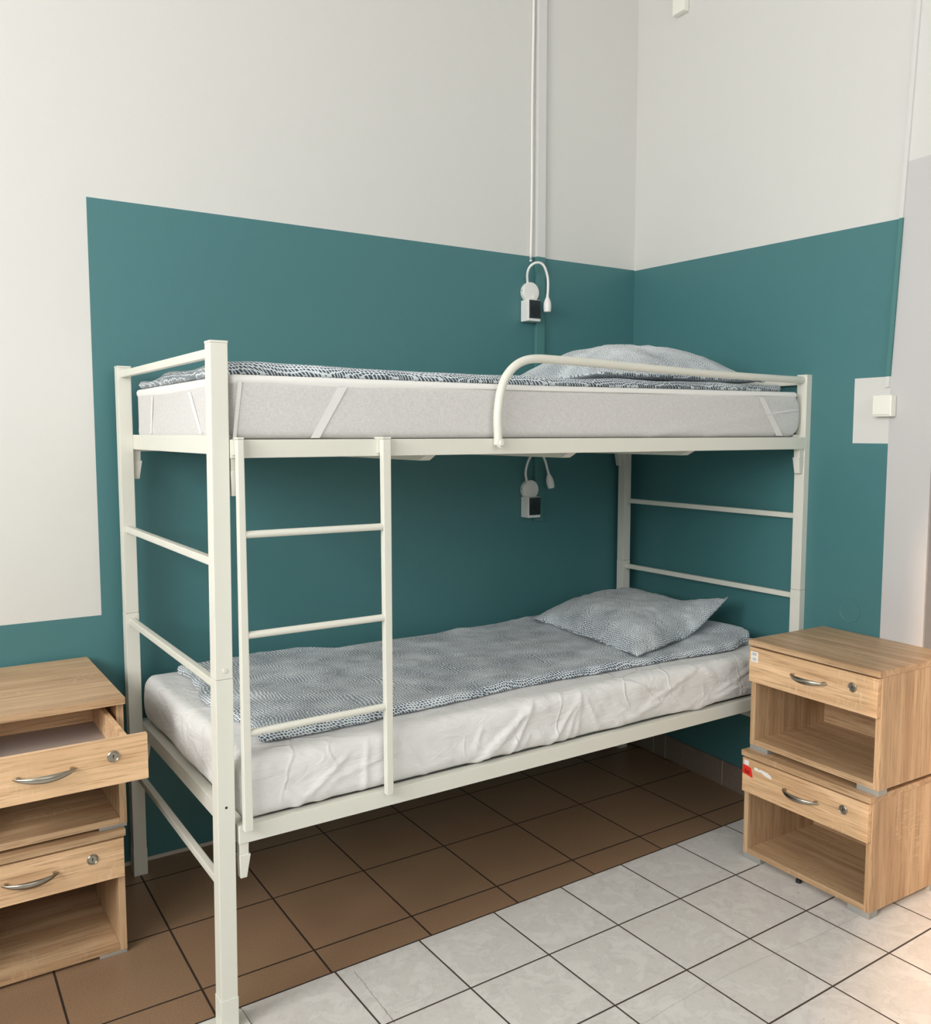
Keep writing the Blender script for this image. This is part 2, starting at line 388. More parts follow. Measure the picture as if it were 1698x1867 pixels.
def window(n, axis, pos, a0, a1, z0, z1, sun_block=False):
    bm = bmesh.new(); t = 0.05
    def bb(l, r_, zl, zh):
        if axis == 'y': box(bm, pos-0.16, pos-0.10, l, r_, zl, zh, 0.003)
        else: box(bm, l, r_, pos-0.16, pos-0.10, zl, zh, 0.003)
    bb(a0, a0+t, z0, z1); bb(a1-t, a1, z0, z1); bb(a0+t, a1-t, z0, z0+t); bb(a0+t, a1-t, z1-t, z1); bb((a0+a1)/2-t/2, (a0+a1)/2+t/2, z0+t, z1-t)
    if sun_block: box(bm, pos-0.06, pos-0.055, a0+0.01, a1-0.01, z0+0.02, z1-0.02)  # added opaque panel that keeps the sun off the bed
    return tag(link('window_%d' % n, bm, M_plast), kind='structure')
window(1, 'y', XL, *holesL[0][:2], *holesL[0][2:]); window(3, 'y', XL, *holesL[1], sun_block=True); window(2, 'x', YF, *holesF[0][:2], *holesF[0][2:])  # number three is an added window, closed against the sun
# skirting
bm = bmesh.new(); y0, y1 = ye, YW
hexa(bm, [(rwx(y0)-0.011, y0, 0), (rwx(y0)-0.0005, y0, 0), (rwx(y1)-0.0005, y1-0.003, 0), (rwx(y1)-0.011, y1-0.003, 0)],
     [(rwx(y0)-0.010, y0, 0.097), (rwx(y0)-0.0005, y0, 0.097), (rwx(y1)-0.0005, y1-0.003, 0.097), (rwx(y1)-0.010, y1-0.003, 0.097)], 0.001)
tag(link('baseboard_right', bm, M_skirt), kind='structure')
bm = bmesh.new()
hexa(bm, [(XL, bwy(XL)-0.009, 0), (XR-0.015, bwy(XR)-0.009, 0), (XR-0.015, bwy(XR)-0.0005, 0), (XL, bwy(XL)-0.0005, 0)],
     [(XL, bwy(XL)-0.004, 0.009), (XR-0.015, bwy(XR)-0.004, 0.009), (XR-0.015, bwy(XR)-0.0005, 0.009), (XL, bwy(XL)-0.0005, 0.009)])
tag(link('baseboard_back', bm, M_sealer), kind='structure')

# ------------------------------------------------------------------ bunk bed frame
L, W, H, s = 2.05, 0.901, 1.547, 0.038
bed = thing('bunk_bed', 'cream metal bunk bed frame with square posts and a curved guard rail', 'bunk bed')
def post(x, y, dx=0.0, dy=0.0, plate=False, screws=False):
    bm = bmesh.new()
    def sec(z0, z1, g=0.0, bev=0.0016):
        q = lambda z: [(x+a+dx*(1-z/H), y+b+dy*(1-z/H), z) for a, b in ((-g, -g), (s+g, -g), (s+g, s+g), (-g, s+g))]
        hexa(bm, q(z0), q(z1), bev)
    sec(0.0, 0.082, 0.0016); sec(0.080, 0.816, 0.0004); sec(0.8165, H-0.005, 0.0); sec(H-0.0052, H, 0.0006, 0.0012)
    p = link('post', bm, M_bed, bed)
    if screws:
        o_ = lambda z: (x+dx*(1-z/H), y+dy*(1-z/H))
        bm = bmesh.new(); a = o_(0.836); lathe(bm, ((0.0, 0), (0.0050, 0.0), (0.0046, 0.0022), (0.0, 0.0026)), (a[0]+0.0195, a[1]-0.0004, 0.836), (0, -1, 0), 16)
        link('screw', bm, M_bed, p, True, 40)
        bm = bmesh.new(); a = o_(0.528); lathe(bm, ((0.0, 0), (0.0030, 0.0), (0.0030, 0.0004), (0.0, 0.0005)), (a[0]+0.0185, a[1]-0.0004, 0.528), (0, -1, 0), 12)
        link('bolt_hole', bm, M_black, p)
    if plate:
        cx, cy = x+dx+0.019, y+dy+0.019
        bm = bmesh.new(); box(bm, cx-0.048, cx+0.048, cy-0.045, cy+0.045, 0.0, 0.007, 0.003)
        link('foot_plate', bm, M_cap, p)
    return p
post(0, 0, -0.0105, 0.0061, True, True); post(0, W-s); post(L-s, 0); post(L-s, W-s)
def part_box(name, *a, bev=0.0015, mat=None, parent=None): return boxobj(name, mat or M_bed, parent or bed, *a, bev=bev)
for (zf0, zf1, ze0, ze1) in ((0.4375, 0.4785, 0.4325, 0.4735), (1.298, 1.338, 1.304, 1.347)):
    for yy in (0.0, W-0.028):
        part_box('side_rail', s, L-s, yy, yy+0.028, zf0, zf1)
    for xx in (s, L-s-0.028):
        part_box('end_rail', xx, xx+0.028, 0.0285, W-0.0285, ze0, ze1)
    part_box('mattress_base', s+0.029, L-s-0.029, 0.029, W-0.029, zf1-0.016, zf1-0.012, bev=0)
    for xx, sgn in ((s+0.001, 1), (L-s-0.001, -1)):      # tapered stub legs under the frame corners
        for yy in (0.002, W-0.028):
            bm = bmesh.new()
            def q(z, w0, w1, g=0.0): return [(min(xx+sgn*w0, xx+sgn*w1), yy+g, z), (max(xx+sgn*w0, xx+sgn*w1), yy+g, z), (max(xx+sgn*w0, xx+sgn*w1), yy+0.026-g, z), (min(xx+sgn*w0, xx+sgn*w1), yy+0.026-g, z)]
            hexa(bm, q(zf0-0.030, 0.001, 0.021, 0.002), q(zf0+0.001, 0.001, 0.022, 0.002), 0.001)
            st = link('stub_leg', bm, M_bed, bed)
            bm = bmesh.new(); hexa(bm, q(zf0-0.082, 0.002, 0.017, 0.003), q(zf0-0.028, 0.0, 0.0255), 0.0015)
            link('end_cap', bm, M_cap, st)
for zb0, zb1 in ((1.0595, 1.078), (0.783, 0.8015), (0.316, 0.3345), (1.513, 1.533)):
    for x0 in (0.008, L-0.026):
        part_box('end_bar', x0, x0+0.018, s, W-s, zb0, zb1, bev=0.003)
for xx in (0.560, 1.022, 1.500):                          # dropped cross bars under the upper frame
    bm = bmesh.new(); pr_ = [(0.029, 1.299), (0.062, 1.283), (W-0.062, 1.283), (W-0.029, 1.299)]
    for (ya, za_), (yb_, zb_) in zip(pr_, pr_[1:]):
        hexa(bm, ((xx-0.015, ya, za_), (xx+0.015, ya, za_), (xx+0.015, yb_, zb_), (xx-0.015, yb_, zb_)),
             ((xx-0.015, ya, za_+0.012), (xx+0.015, ya, za_+0.012), (xx+0.015, yb_, zb_+0.012), (xx-0.015, yb_, zb_+0.012)), 0.001)
    link('cross_bar', bm, M_bed, bed)
g = [(0.7341, 1.322), (0.7341, 1.345), (0.7325, 1.393), (0.7392, 1.447), (0.7537, 1.488), (0.7823, 1.5205), (0.817, 1.5385), (0.857, 1.5455), (0.9178, 1.5460), (1.0251, 1.5443), (1.2558, 1.5385), (1.5361, 1.5325), (1.80, 1.5300), (2.0125, 1.5290)]
pts = [(x_, -0.0125 + max(0, x_-0.80)*0.0235, z_) for x_, z_ in g]
bm = bmesh.new(); tube(bm, smooth_path(pts), 0.0112, 18); gr = link('guard_rail', bm, M_bed, bed, True, 50)
bm = bmesh.new(); lathe(bm, ((0, 0), (0.0085, 0), (0.0085, 0.001), (0.0060, 0.0045), (0, 0.0055)), (0.7345, -0.0262, 1.3255), (0, -1, 0), 20)
link('bolt', bm, M_bed, gr, True, 40)
bm = bmesh.new(); lathe(bm, ((0, 0), (0.0128, 0.0), (0.0128, 0.0030), (0.0118, 0.0038), (0, 0.0040)), (0.7345, -0.0225, 1.3255), (0, -1, 0), 20); link('bolt_washer', bm, M_bed, gr, True, 40)

# ladder hooked over the front rails
lad = thing('bunk_ladder', 'cream metal three-rung ladder hooked on the front rails of the bunk bed', 'ladder', (0, 0, 0))
for (xt0, xt1, xb0, xb1, zb) in ((0.0468, 0.0612, 0.0443, 0.0635, 0.472), (0.3965, 0.4175, 0.4010, 0.4182, 0.474)):
    bm = bmesh.new()
    hexa(bm, ((xb0, -0.0215, zb), (xb1, -0.0215, zb), (xb1, -0.0035, zb), (xb0, -0.0035, zb)), ((xt0, -0.0215, 1.338), (xt1, -0.0215, 1.338), (xt1, -0.0035, 1.338), (xt0, -0.0035, 1.338)), 0.0016)
    sr = link('ladder_rail', bm, M_bed, lad)
    bm = bmesh.new(); box(bm, xt0-0.0003, xt1+0.0003, -0.0220, 0.034, 1.3384, 1.3430, 0.001); box(bm, xt0+0.001, xt1-0.001, 0.0295, 0.034, 1.322, 1.3384, 0.0005)
    box(bm, xt0-0.006, xt0+0.002, -0.0035, -0.0005, 1.305, 1.3384, 0.0005)
    link('hook', bm, M_bed, sr)
for za_, zb_ in ((1.133, 1.131), (0.9115, 0.9125), (0.6925, 0.6940)):
    bm = bmesh.new(); tube(bm, ((0.061, -0.0125, za_), (0.402, -0.0125, zb_)), 0.0082, 16); link('rung', bm, M_bed, lad, True, 50)

# ------------------------------------------------------------------ bedding
def seg_d(px, pz, a):
    x0, z0, x1, z1 = a; dx, dz = x1-x0, z1-z0; L2 = dx*dx+dz*dz; t = max(0, min(1, ((px-x0)*dx+(pz-z0)*dz)/L2))
    cx, cz = x0+dx*t, z0+dz*t; side = (px-cx)*dz-(pz-cz)*dx
    return math.hypot(px-cx, pz-cz), t, side
CR = ((1.045, 0.617, 0.927, 0.475, 4), (1.045, 0.617, 0.986, 0.475, 4), (1.045, 0.617, 1.027, 0.476, 3), (1.049, 0.616, 1.116, 0.495, 3), (0.877, 0.622, 0.678, 0.478, 8), (0.864, 0.604, 0.785, 0.474, 5), (0.859, 0.536, 0.822, 0.474, 3), (0.704, 0.587, 0.683, 0.532, 3), (0.511, 0.574, 0.601, 0.512, 3), (0.471, 0.574, 0.535, 0.483, 3), (0.409, 0.559, 0.276, 0.533, 3), (0.320, 0.591, 0.178, 0.489, 4), (0.101, 0.604, 0.261, 0.469, 4), (0.120, 0.580, 0.205, 0.469, 3), (0.365, 0.616, 0.356, 0.488, 4), (1.150, 0.587, 1.274, 0.500, 3), (1.307, 0.540, 1.520, 0.613, 4), (1.476, 0.480, 1.732, 0.530, 5), (1.380, 0.490, 1.747, 0.500, 5), (1.152, 0.488, 1.353, 0.536, 4), (0.757, 0.532, 0.722, 0.479, 3), (1.237, 0.605, 1.447, 0.563, 3), (1.55, 0.60, 1.80, 0.50, 5), (1.60, 0.52, 1.90, 0.62, 4), (0.88, 0.62, 0.72, 0.50, 5))
def lower_fn(P, n):
    amp = 0.0
    if n.y < -0.3:
        for c in CR:
            d, t, sd = seg_d(P.x, P.z, c[:4]); wd = 0.0036+0.006*t
            amp += c[4]*0.0012*math.exp(-(d/wd)**2)*min(1, 6*t+0.2)
            if c[4] >= 5 and sd < 0: amp += 0.0018*math.exp(-d/0.03)
        amp += 0.006*nz3(P.x*7, P.z*14, 3.1)+0.004*abs(nz3(P.x*18+P.z*12, P.z*20, 9))
        amp *= -n.y
    elif n.x < -0.3:
        amp += 0.008*nz3(P.y*5, P.z*10, 5)-0.012*abs(nz3(P.y*4+P.z*9, P.z*7, 7))
        amp *= -n.x
    else: amp += 0.004*nz3(P.x*4, P.y*5, 1)
    Q = P+n*amp
    Q.y = max(Q.y, 0.001); Q.x = max(Q.x, 0.036); Q.z = max(Q.z, 0.4792)
    return Q
lm = thing('mattress', 'lower bunk mattress wrapped in a thin creased white sheet', 'mattress', (0, 0, 0))
bm = rbox(0.075, 1.982, 0.046, 0.860, 0.4820, 0.612, 0.035, 0.02)
link('mattress_core', bm, M_linen, lm, True)
bm = rbox(0.043, 1.995, 0.0100, 0.870, 0.4800, 0.626, 0.032, 0.0065, lower_fn)
link('fitted_sheet', bm, M_sheet, lm, True)

def upper_fn(P, n):
    a = 0.0025*nz3(P.x*3, P.y*3, P.z*9)*(0.25 if n.y < -0.3 or n.x < -0.3 else 1)
    if n.y < -0.3:
        for c in ((1.30, 1.345, 1.90, 1.415, 3), (1.55, 1.345, 1.95, 1.37, 2)):
            d, t, sd = seg_d(P.x, P.z, c[:4]); a += c[4]*0.0009*math.exp(-(d/0.008)**2)
    if n.x < -0.3: a += 0.006*abs(nz3(P.y*14, P.z*20, 2))*max(0, 1-(P.z-1.34)/0.06)
    Q = P+n*a; Q.z += 0.010*max(0, (P.x-0.9)/1.1)*(P.z-1.339)/0.12; Q.z = max(Q.z, 1.3383)
    if P.x > 1.9: Q.x -= 0.045*abs((P.z-1.405)/0.068)**3*(P.x-1.9)/0.108
    return Q
um = thing('mattress', 'upper bunk mattress with grey linen sides showing between the guard rail and the frame', 'mattress', (0, 0, 0))
bm = rbox(0.048, 2.008, 0.0135, 0.848, 1.3385, 1.474, 0.018, 0.012, upper_fn); link('mattress_core', bm, M_linen, um, True)
pt = thing('mattress_protector', 'white mattress protector with corner straps lying over the upper bunk mattress', 'mattress protector', (0, 0, 0))
def prot_fn(P, n):
    Q = Vector(P); Q.z += 0.010*max(0, (P.x-0.9)/1.1)
    if P.z < 1.462 and n.y < -0.2:
        sc = 0.008*math.exp(-((P.x-0.31)/0.10)**2)+0.004*nz3(P.x*3, 2)-0.004*math.exp(-((P.x-1.1)/0.5)**2)
        Q.z -= sc
    if P.z < 1.462 and n.x < -0.2: Q.z -= 0.010*math.exp(-((P.y-0.5)/0.25)**2)
    return Q
bm = rbox(0.0465, 1.9850, 0.0125, 0.8500, 1.4560, 1.4785, 0.0110, 0.02, prot_fn, 0.0100); link('pad', bm, M_prot, pt, True)
def strap(quad, nrm):
    bm = bmesh.new(); n_ = Vector(nrm)*0.0007; N = 8
    rows = []
    for i in range(N+1):
        t = i/N; a = Vector(quad[0]).lerp(Vector(quad[3]), t); b = Vector(quad[1]).lerp(Vector(quad[2]), t)
        rows.append((a, b))
    for off in (0, 1):
        vs = [[bm.verts.new(p+n_*off) for p in r_] for r_ in rows]
        for r0, r1 in zip(vs, vs[1:]): bm.faces.new((r0[0], r0[1], r1[1], r1[0]))
    bm.verts.ensure_lookup_table(); k2 = 2*(N+1)
    for i in range(N):
        for c_ in (0, 1): bm.faces.new((bm.verts[2*i+c_], bm.verts[2*i+2+c_], bm.verts[k2+2*i+2+c_], bm.verts[k2+2*i+c_]))
    link('strap', bm, M_strap, pt)
strap(((0.298, 0.0121, 1.457), (0.322, 0.0121, 1.457), (0.251, 0.0121, 1.341), (0.229, 0.0121, 1.341)), (0, -1, 0))
strap(((0.062, 0.0121, 1.463), (0.072, 0.0121, 1.463), (0.056, 0.0121, 1.341), (0.048, 0.0121, 1.341)), (0, -1, 0))
strap(((1.779, 0.0121, 1.468), (1.806, 0.0121, 1.468), (1.910, 0.0121, 1.343), (1.876, 0.0121, 1.343)), (0, -1, 0))
strap(((1.850, 0.0121, 1.414), (1.852, 0.0121, 1.420), (1.985, 0.0121, 1.432), (1.985, 0.0121, 1.426)), (0, -1, 0))
strap(((0.0468, 0.672, 1.452), (0.0468, 0.655, 1.452), (0.0468, 0.682, 1.350), (0.0468, 0.698, 1.350)), (-1, 0, 0))
strap(((0.0468, 0.330, 1.452), (0.0468, 0.306, 1.452), (0.0468, 0.222, 1.350), (0.0468, 0.242, 1.350)), (-1, 0, 0))

def duvet_fn(kind):
    if kind == 'low':
        yf = ((0, 0.085), (0.30, 0.070), (0.55, 0.085), (0.95, 0.105), (1.4, 0.085), (1.75, 0.065), (1.86, 0.09), (1.95, 0.17))
        yb = ((0.13, 0.80), (0.45, 0.825), (0.70, 0.745), (0.85, 0.72), (1.2, 0.765), (1.6, 0.80), (1.95, 0.80))
    else:
        yf = ((0, 0.060), (0.5, 0.050), (1.0, 0.055), (1.6, 0.050), (1.95, 0.06)); yb = ((0, 0.83), (2, 0.82))
    def fn(P, n):
        u = P.x; v = (P.y-0.0)/1.0
        if kind == 'low':
            X = 0.118+0.018*nz3(v*5, 3)+0.014*math.sin(v*9)*(1-u) + u*(1.935-0.118)
            z0 = 0.6275
            Z = z0+P.z
            top = max(0, min(1, (P.z-0.006)/0.010))
            X2 = X
            Y = lerp(X2, yf)+(lerp(X2, yb)-lerp(X2, yf))*v + 0.006*nz3(X2*14, v*3, 4)
            Z += top*(0.006*nz3(X2*5, Y*6, 2)+0.009*abs(nz3(X2*3+1.3, Y*9+X2*4, 8))+0.003*nz3(X2*22, Y*22, 5))
            e = min(v, 1-v)
            Z += top*0.006*math.exp(-(e/0.04)**2)*(0.6+nz3(X2*10, 1))
            Z += 0.016*math.exp(-((X2-1.90)/0.07)**2)*top
            if v < 0.02+0.0 and 0.10 < X2 < 0.32: Z += 0.004*math.sin(X2*130)*top
        else:
            X = 0.050+0.012*nz3(v*6, 7)+u*(1.965-0.050)
            Z = 1.4795+P.z+0.010*max(0, (X-0.9)/1.1)
            top = max(0, min(1, (P.z-0.006)/0.010))
            Y = lerp(X, yf)+(lerp(X, yb)-lerp(X, yf))*v+0.005*nz3(X*8, v*3, 4)
            Z += top*(0.0055*nz3(X*7, Y*7, 2)+0.004*math.exp(-((X-0.06)/0.12)**2)-0.003*math.exp(-((X-0.62)/0.2)**2)+0.004*math.sin(v*13)*math.exp(-((X-0.05)/0.15)**2))
            Z -= top*0.012*math.exp(-((v-0.92)/0.12)**2)*math.exp(-((X-0.05)/0.3)**2)
        return Vector((X, Y, Z))
    return fn
def duvet(kind, label, cat, th):
    # grid over the unit square with a rounded rim, remapped to the cloth's outline
    bm = bmesh.new(); fn = duvet_fn(kind); NU, NV = 230, 100
    def lin(N, rim): 
        rim_n = 5; a = [rim*(1-math.cos(math.pi/2*i/rim_n)) for i in range(rim_n)]
        return a+[rim+(1-2*rim)*i/N for i in range(N+1)]+[1-t for t in a[::-1]]
    U = lin(NU, 0.007); V = lin(NV, 0.016)
    def h(u, v):
        eu = min(u, 1-u)/0.007; ev = min(v, 1-v)/0.016; a = 1-min(1, eu); b = 1-min(1, ev)
        return math.sqrt(max(0, 1-min(1, a*a+b*b)))
    top = {}; bot = {}
    for i, u in enumerate(U):
        for j, v in enumerate(V):
            hh = h(u, v); rim = i in (0, len(U)-1) or j in (0, len(V)-1)
            top[i, j] = bm.verts.new(fn(Vector((u, v, th*0.5+th*0.5*hh)), None))
            bot[i, j] = top[i, j] if rim else bm.verts.new(fn(Vector((u, v, th*0.5-th*0.46*hh)), None))
    for i in range(len(U)-1):
        for j in range(len(V)-1):
            bm.faces.new((top[i, j], top[i+1, j], top[i+1, j+1], top[i, j+1]))
            q = (bot[i, j], bot[i, j+1], bot[i+1, j+1], bot[i+1, j])
            if len(set(q)) == 4:
                try: bm.faces.new(q)
                except ValueError: pass
    return tag(link('duvet', bm, M_duvet, None, True), label, cat)
duvet('low', 'spotted blue and white duvet spread over the lower bunk', 'duvet', 0.023)
duvet('up', 'spotted blue and white duvet spread over the upper bunk', 'duvet', 0.026)

def pillow(corners, base, T, label, curl=0.0, seed=0, full=0.5):
    A, B, C_, D_ = [Vector((*c, 0)) for c in corners]; N = 70; bm = bmesh.new(); top = {}; bot = {}
    ctr = (A+B+C_+D_)/4
    def prof(t): return max(0.0, 1-abs(t)**2.6)
    for i in range(N+1):
        for j in range(N+1):
            u, v = 2*i/N-1, 2*j/N-1
            u = math.sin(u*math.pi/2)*0.5+u*0.5; v = math.sin(v*math.pi/2)*0.5+v*0.5
            # sides pulled in between the corners
            uu = u*(1-0.055*(1-v*v)); vv = v*(1-0.055*(1-u*u))
            a, b = (uu+1)/2, (vv+1)/2
            P = (A*(1-a)+D_*a)*(1-b)+(B*(1-a)+C_*a)*b
            h = (prof(u)*prof(v))**full
            P += Vector((nz3(u*3, v*3, seed)*0.006, nz3(v*3, u*3, seed+4)*0.006, 0))
            wr = 0.007*nz3(u*2.6+seed, v*2.6, 1)+0.004*abs(nz3(u*5, v*5+seed, 2))+0.004*nz3(u*9, v*9, seed+3)
            edge = math.exp(-((1-max(abs(u), abs(v)))/0.10)**2)
            cz = curl*max(0, (u+v)/2-0.55)**1.3*2.2
            zt = base+0.006+T*h+wr*(h**0.5)+0.005*edge*nz3(u*8, v*8, 5+seed)+cz
            zb = base+0.001+cz+0.010*(1-h)**3*edge
            rim = i in (0, N) or j in (0, N)
            if rim: zt = zb+0.0035
            top[i, j] = bm.verts.new((P.x, P.y, zt)); bot[i, j] = top[i, j] if rim else bm.verts.new((P.x, P.y, min(zb, zt-0.002)))
    for i in range(N):
        for j in range(N):
            bm.faces.new((top[i, j], top[i+1, j], top[i+1, j+1], top[i, j+1]))
            q = (bot[i, j], bot[i, j+1], bot[i+1, j+1], bot[i+1, j])
            if len(set(q)) == 4:
                try: bm.faces.new(q)
                except ValueError: pass
    return tag(link('pillow', bm, M_pillow, None, True), label, 'pillow')
pillow(((1.41, 0.71), (1.335, 0.085), (1.93, 0.235), (1.985, 0.84)), 0.653, 0.104, 'spotted pillow with one upturned corner at the right end of the lower bunk', curl=0.13, seed=1)
pillow(((1.30, 0.78), (1.20, 0.115), (1.93, 0.10), (1.98, 0.76)), 1.518, 0.126, 'plump spotted pillow on the upper bunk behind the guard rail', curl=0.0, seed=6, full=0.72)

# ------------------------------------------------------------------ nightstands
def handle_bm(cx, y, z, half=0.064, out=0.026):
    bm = bmesh.new(); pts = []; rad = []
    for i in range(25):
        t = -1+2*i/24; pts.append((cx+half*t, y-0.003-out*(1-t*t)**0.8, z-0.003*(1-t*t)))
        rad.append(0.0016+0.0072*(1-abs(t)**2.0))
    tube(bm, pts, rad, 12, True, 0.55)
    for t in (-1, 1):
        xx = cx+half*t*0.84; box(bm, xx-0.0040, xx+0.0040, y-0.010, y, z-0.004, z+0.004, 0.001)
    return bm
def nightstand(label, loc, rz, w, d, foot, hbody, pull=0.0, sticker=None, glide=False, group='oak nightstands stacked in pairs'):
    t = thing('nightstand', label, 'nightstand', loc, rz, None)
    hw = w/2; z0 = foot; z1 = foot+hbody; p = 0.0175
    for sg in (-1, 1):
        xa, xb = sorted((sg*hw, sg*(hw-p)))
        boxobj('side_panel', M_wz, t, xa, xb, 0, d, z0, z1-p-0.0003, bev=0.0007)
    boxobj('top_panel', M_wx, t, -hw-0.002, hw+0.002, -0.0165, d, z1-p, z1, bev=0.0008)
    boxobj('bottom_panel', M_wx, t, -hw+p+0.0003, hw-p-0.0003, 0.001, d-0.006, z0, z0+p, bev=0.0006)
    boxobj('back_panel', M_wx, t, -hw+p+0.0003, hw-p-0.0003, d-0.006, d-0.001, z0+p, z1-p-0.0005, bev=0)
    for sx in (-1, 1):
        for sy in (0, 1):
            xa, xb = sorted((sx*(hw-0.0005), sx*(hw-0.068))); ya, yb_ = (0.0015, 0.040) if sy == 0 else (d-0.040, d-0.002)
            boxobj('foot', M_foot, t, xa, xb, ya, yb_, 0, foot, bev=0.0008)
    if glide:
        bm = bmesh.new(); lathe(bm, ((0.006, 0), (0.0085, 0.001), (0.0085, foot*0.5), (0.005, foot*0.7), (0.005, foot)), (-0.018, 0.012, 0), (0, 0, 1), 16); link('levelling_foot', bm, M_black, t, True, 40)
    # drawer: front board and open box in one piece
    za, zb = z0+0.2065, z1-p-0.005; y = -0.0165-pull
    bm = bmesh.new(); fw_ = hw-0.0035
    box(bm, -fw_, fw_, y, y+0.0155, za, zb, 0.0008)
    dr = link('drawer', bm, M_wxl, t)
    bw = hw-p-0.013; yb_ = y+0.0158; bd = d-0.05; zt = zb-0.022
    bm = bmesh.new()
    for sg in (-1, 1):
        xa, xb = sorted((sg*bw, sg*(bw-0.012))); box(bm, xa, xb, yb_, yb_+bd, za+0.014, zt, 0.0005)
    box(bm, -bw+0.0122, bw-0.0122, yb_+bd-0.012, yb_+bd, za+0.014, zt, 0.0005)
    link('drawer_box', bm, M_wxl if pull else M_wy, dr)
    boxobj('drawer_bottom', M_board, dr, -bw+0.0122, bw-0.0122, yb_, yb_+bd-0.0122, za+0.020, za+0.023, bev=0)
    zc = (za+zb)/2
    link('handle', handle_bm(0.0, y, zc+0.004), M_steel, dr, True, 50)
    lx, lz = hw-0.080, zc+0.014
    bm = bmesh.new(); lathe(bm, ((0.0, 0), (0.0135, 0), (0.0135, 0.0025), (0.0115, 0.0042), (0.0105, 0.0034), (0.0095, 0.0036), (0.0090, 0.0026), (0.0, 0.0026)), (lx, y, lz), (0, -1, 0), 28)
    lk = link('lock', bm, M_steel, dr, True, 35)
    bm = bmesh.new(); lathe(bm, ((0.0, 0), (0.0020, 0), (0.0020, 0.0006), (0, 0.0007)), (lx, y-0.0026, lz+0.0016), (0, -1, 0), 12)
    box(bm, lx-0.0010, lx+0.0010, y-0.0033, y-0.0026, lz-0.0048, lz+0.001); link('keyhole', bm, M_dark, lk)
    if sticker == 'white':
        sx = -fw_+0.006
        st = boxobj('label_sticker', M_paper, dr, sx, sx+0.028, y-0.0005, y, zb-0.045, zb-0.012, bev=0)
        bm = bmesh.new()
        for (u0, u1, v0, v1) in ((0.006, 0.010, 0.022, 0.028), (0.0115, 0.0155, 0.022, 0.028), (0.017, 0.021, 0.022, 0.028), (0.007, 0.0085, 0.006, 0.012), (0.0105, 0.0145, 0.006, 0.012), (0.016, 0.020, 0.006, 0.012)):
            for q in (0, 1, 2):
                zz = v0+(v1-v0)*q/2-0.0004; box(bm, sx+u0, sx+u1, y-0.0008, y-0.0005, zb-0.045+zz-v0+v0, zb-0.045+zz+0.0012)
        link('print', bm, M_ink, st)
    if sticker == 'red':
        sx = -fw_+0.001
        st = None
        bm = bmesh.new(); hexa(bm, ((sx, y-0.0005, zb-0.050), (sx+0.040, y-0.0005, zb-0.056), (sx+0.040, y, zb-0.056), (sx, y, zb-0.050)), ((sx, y-0.0005, zb-0.022), (sx+0.033, y-0.0005, zb-0.026), (sx+0.033, y, zb-0.026), (sx, y, zb-0.022)))
        st = link('red_sticker', bm, M_red, dr)
        bm = bmesh.new(); box(bm, sx+0.009, sx+0.014, y-0.0009, y-0.0005, zb-0.047, zb-0.034); box(bm, sx+0.0155, sx+0.020, y-0.0009, y-0.0005, zb-0.047, zb-0.038); box(bm, sx+0.0215, sx+0.027, y-0.0009, y-0.0005, zb-0.048, zb-0.037)
        link('print', bm, M_redd, st)
        boxobj('label_sticker', M_paper, dr, sx+0.006, sx+0.024, y-0.0005, y, zb-0.021, zb-0.006, bev=0)
        bm = bmesh.new()
        for (u, v, r_) in ((0.052, 0.024, 0.0062), (0.063, 0.026, 0.0048), (0.071, 0.024, 0.0058), (0.081, 0.026, 0.0070), (0.091, 0.028, 0.0085), (0.100, 0.031, 0.0070), (0.106, 0.034, 0.0045)):
            ring = [bm.verts.new((sx+u+r_*1.15*math.cos(a_), y-0.0005-0.0001*u, zb-v+r_*0.9*math.sin(a_)+0.0015*math.sin(3*a_))) for a_ in [2*math.pi*i/16 for i in range(16)]]
            bm.faces.new(ring)
            r2 = [bm.verts.new((q.co.x, y, q.co.z)) for q in ring]
            for i in range(16): bm.faces.new((ring[i], r2[i], r2[(i+1) % 16], ring[(i+1) % 16]))
        link('torn_label', bm, M_scratch, dr)
    return t
R90 = -math.pi/2
nightstand('lower oak nightstand with a red sticker, standing on the white tiles', (1.652, -0.2965, 0), R90-0.025, 0.442, 0.335, 0.0185, 0.3375, sticker='red', glide=True)
nightstand('upper right oak nightstand with a small white label on its closed drawer', (1.660, -0.3045, 0.3562), R90-0.035, 0.445, 0.347, 0.0160, 0.338, sticker='white')
nightstand('lower oak nightstand with closed drawer and no stickers, on the brown tiles', (-0.3325, 0.466, 0), 0.0, 0.445, 0.455, 0.0085, 0.3305)
nightstand('upper oak nightstand at the left with its drawer pulled open', (-0.3215, 0.466, 0.3392), 0.0, 0.443, 0.478, 0.0085, 0.3355, pull=0.243)

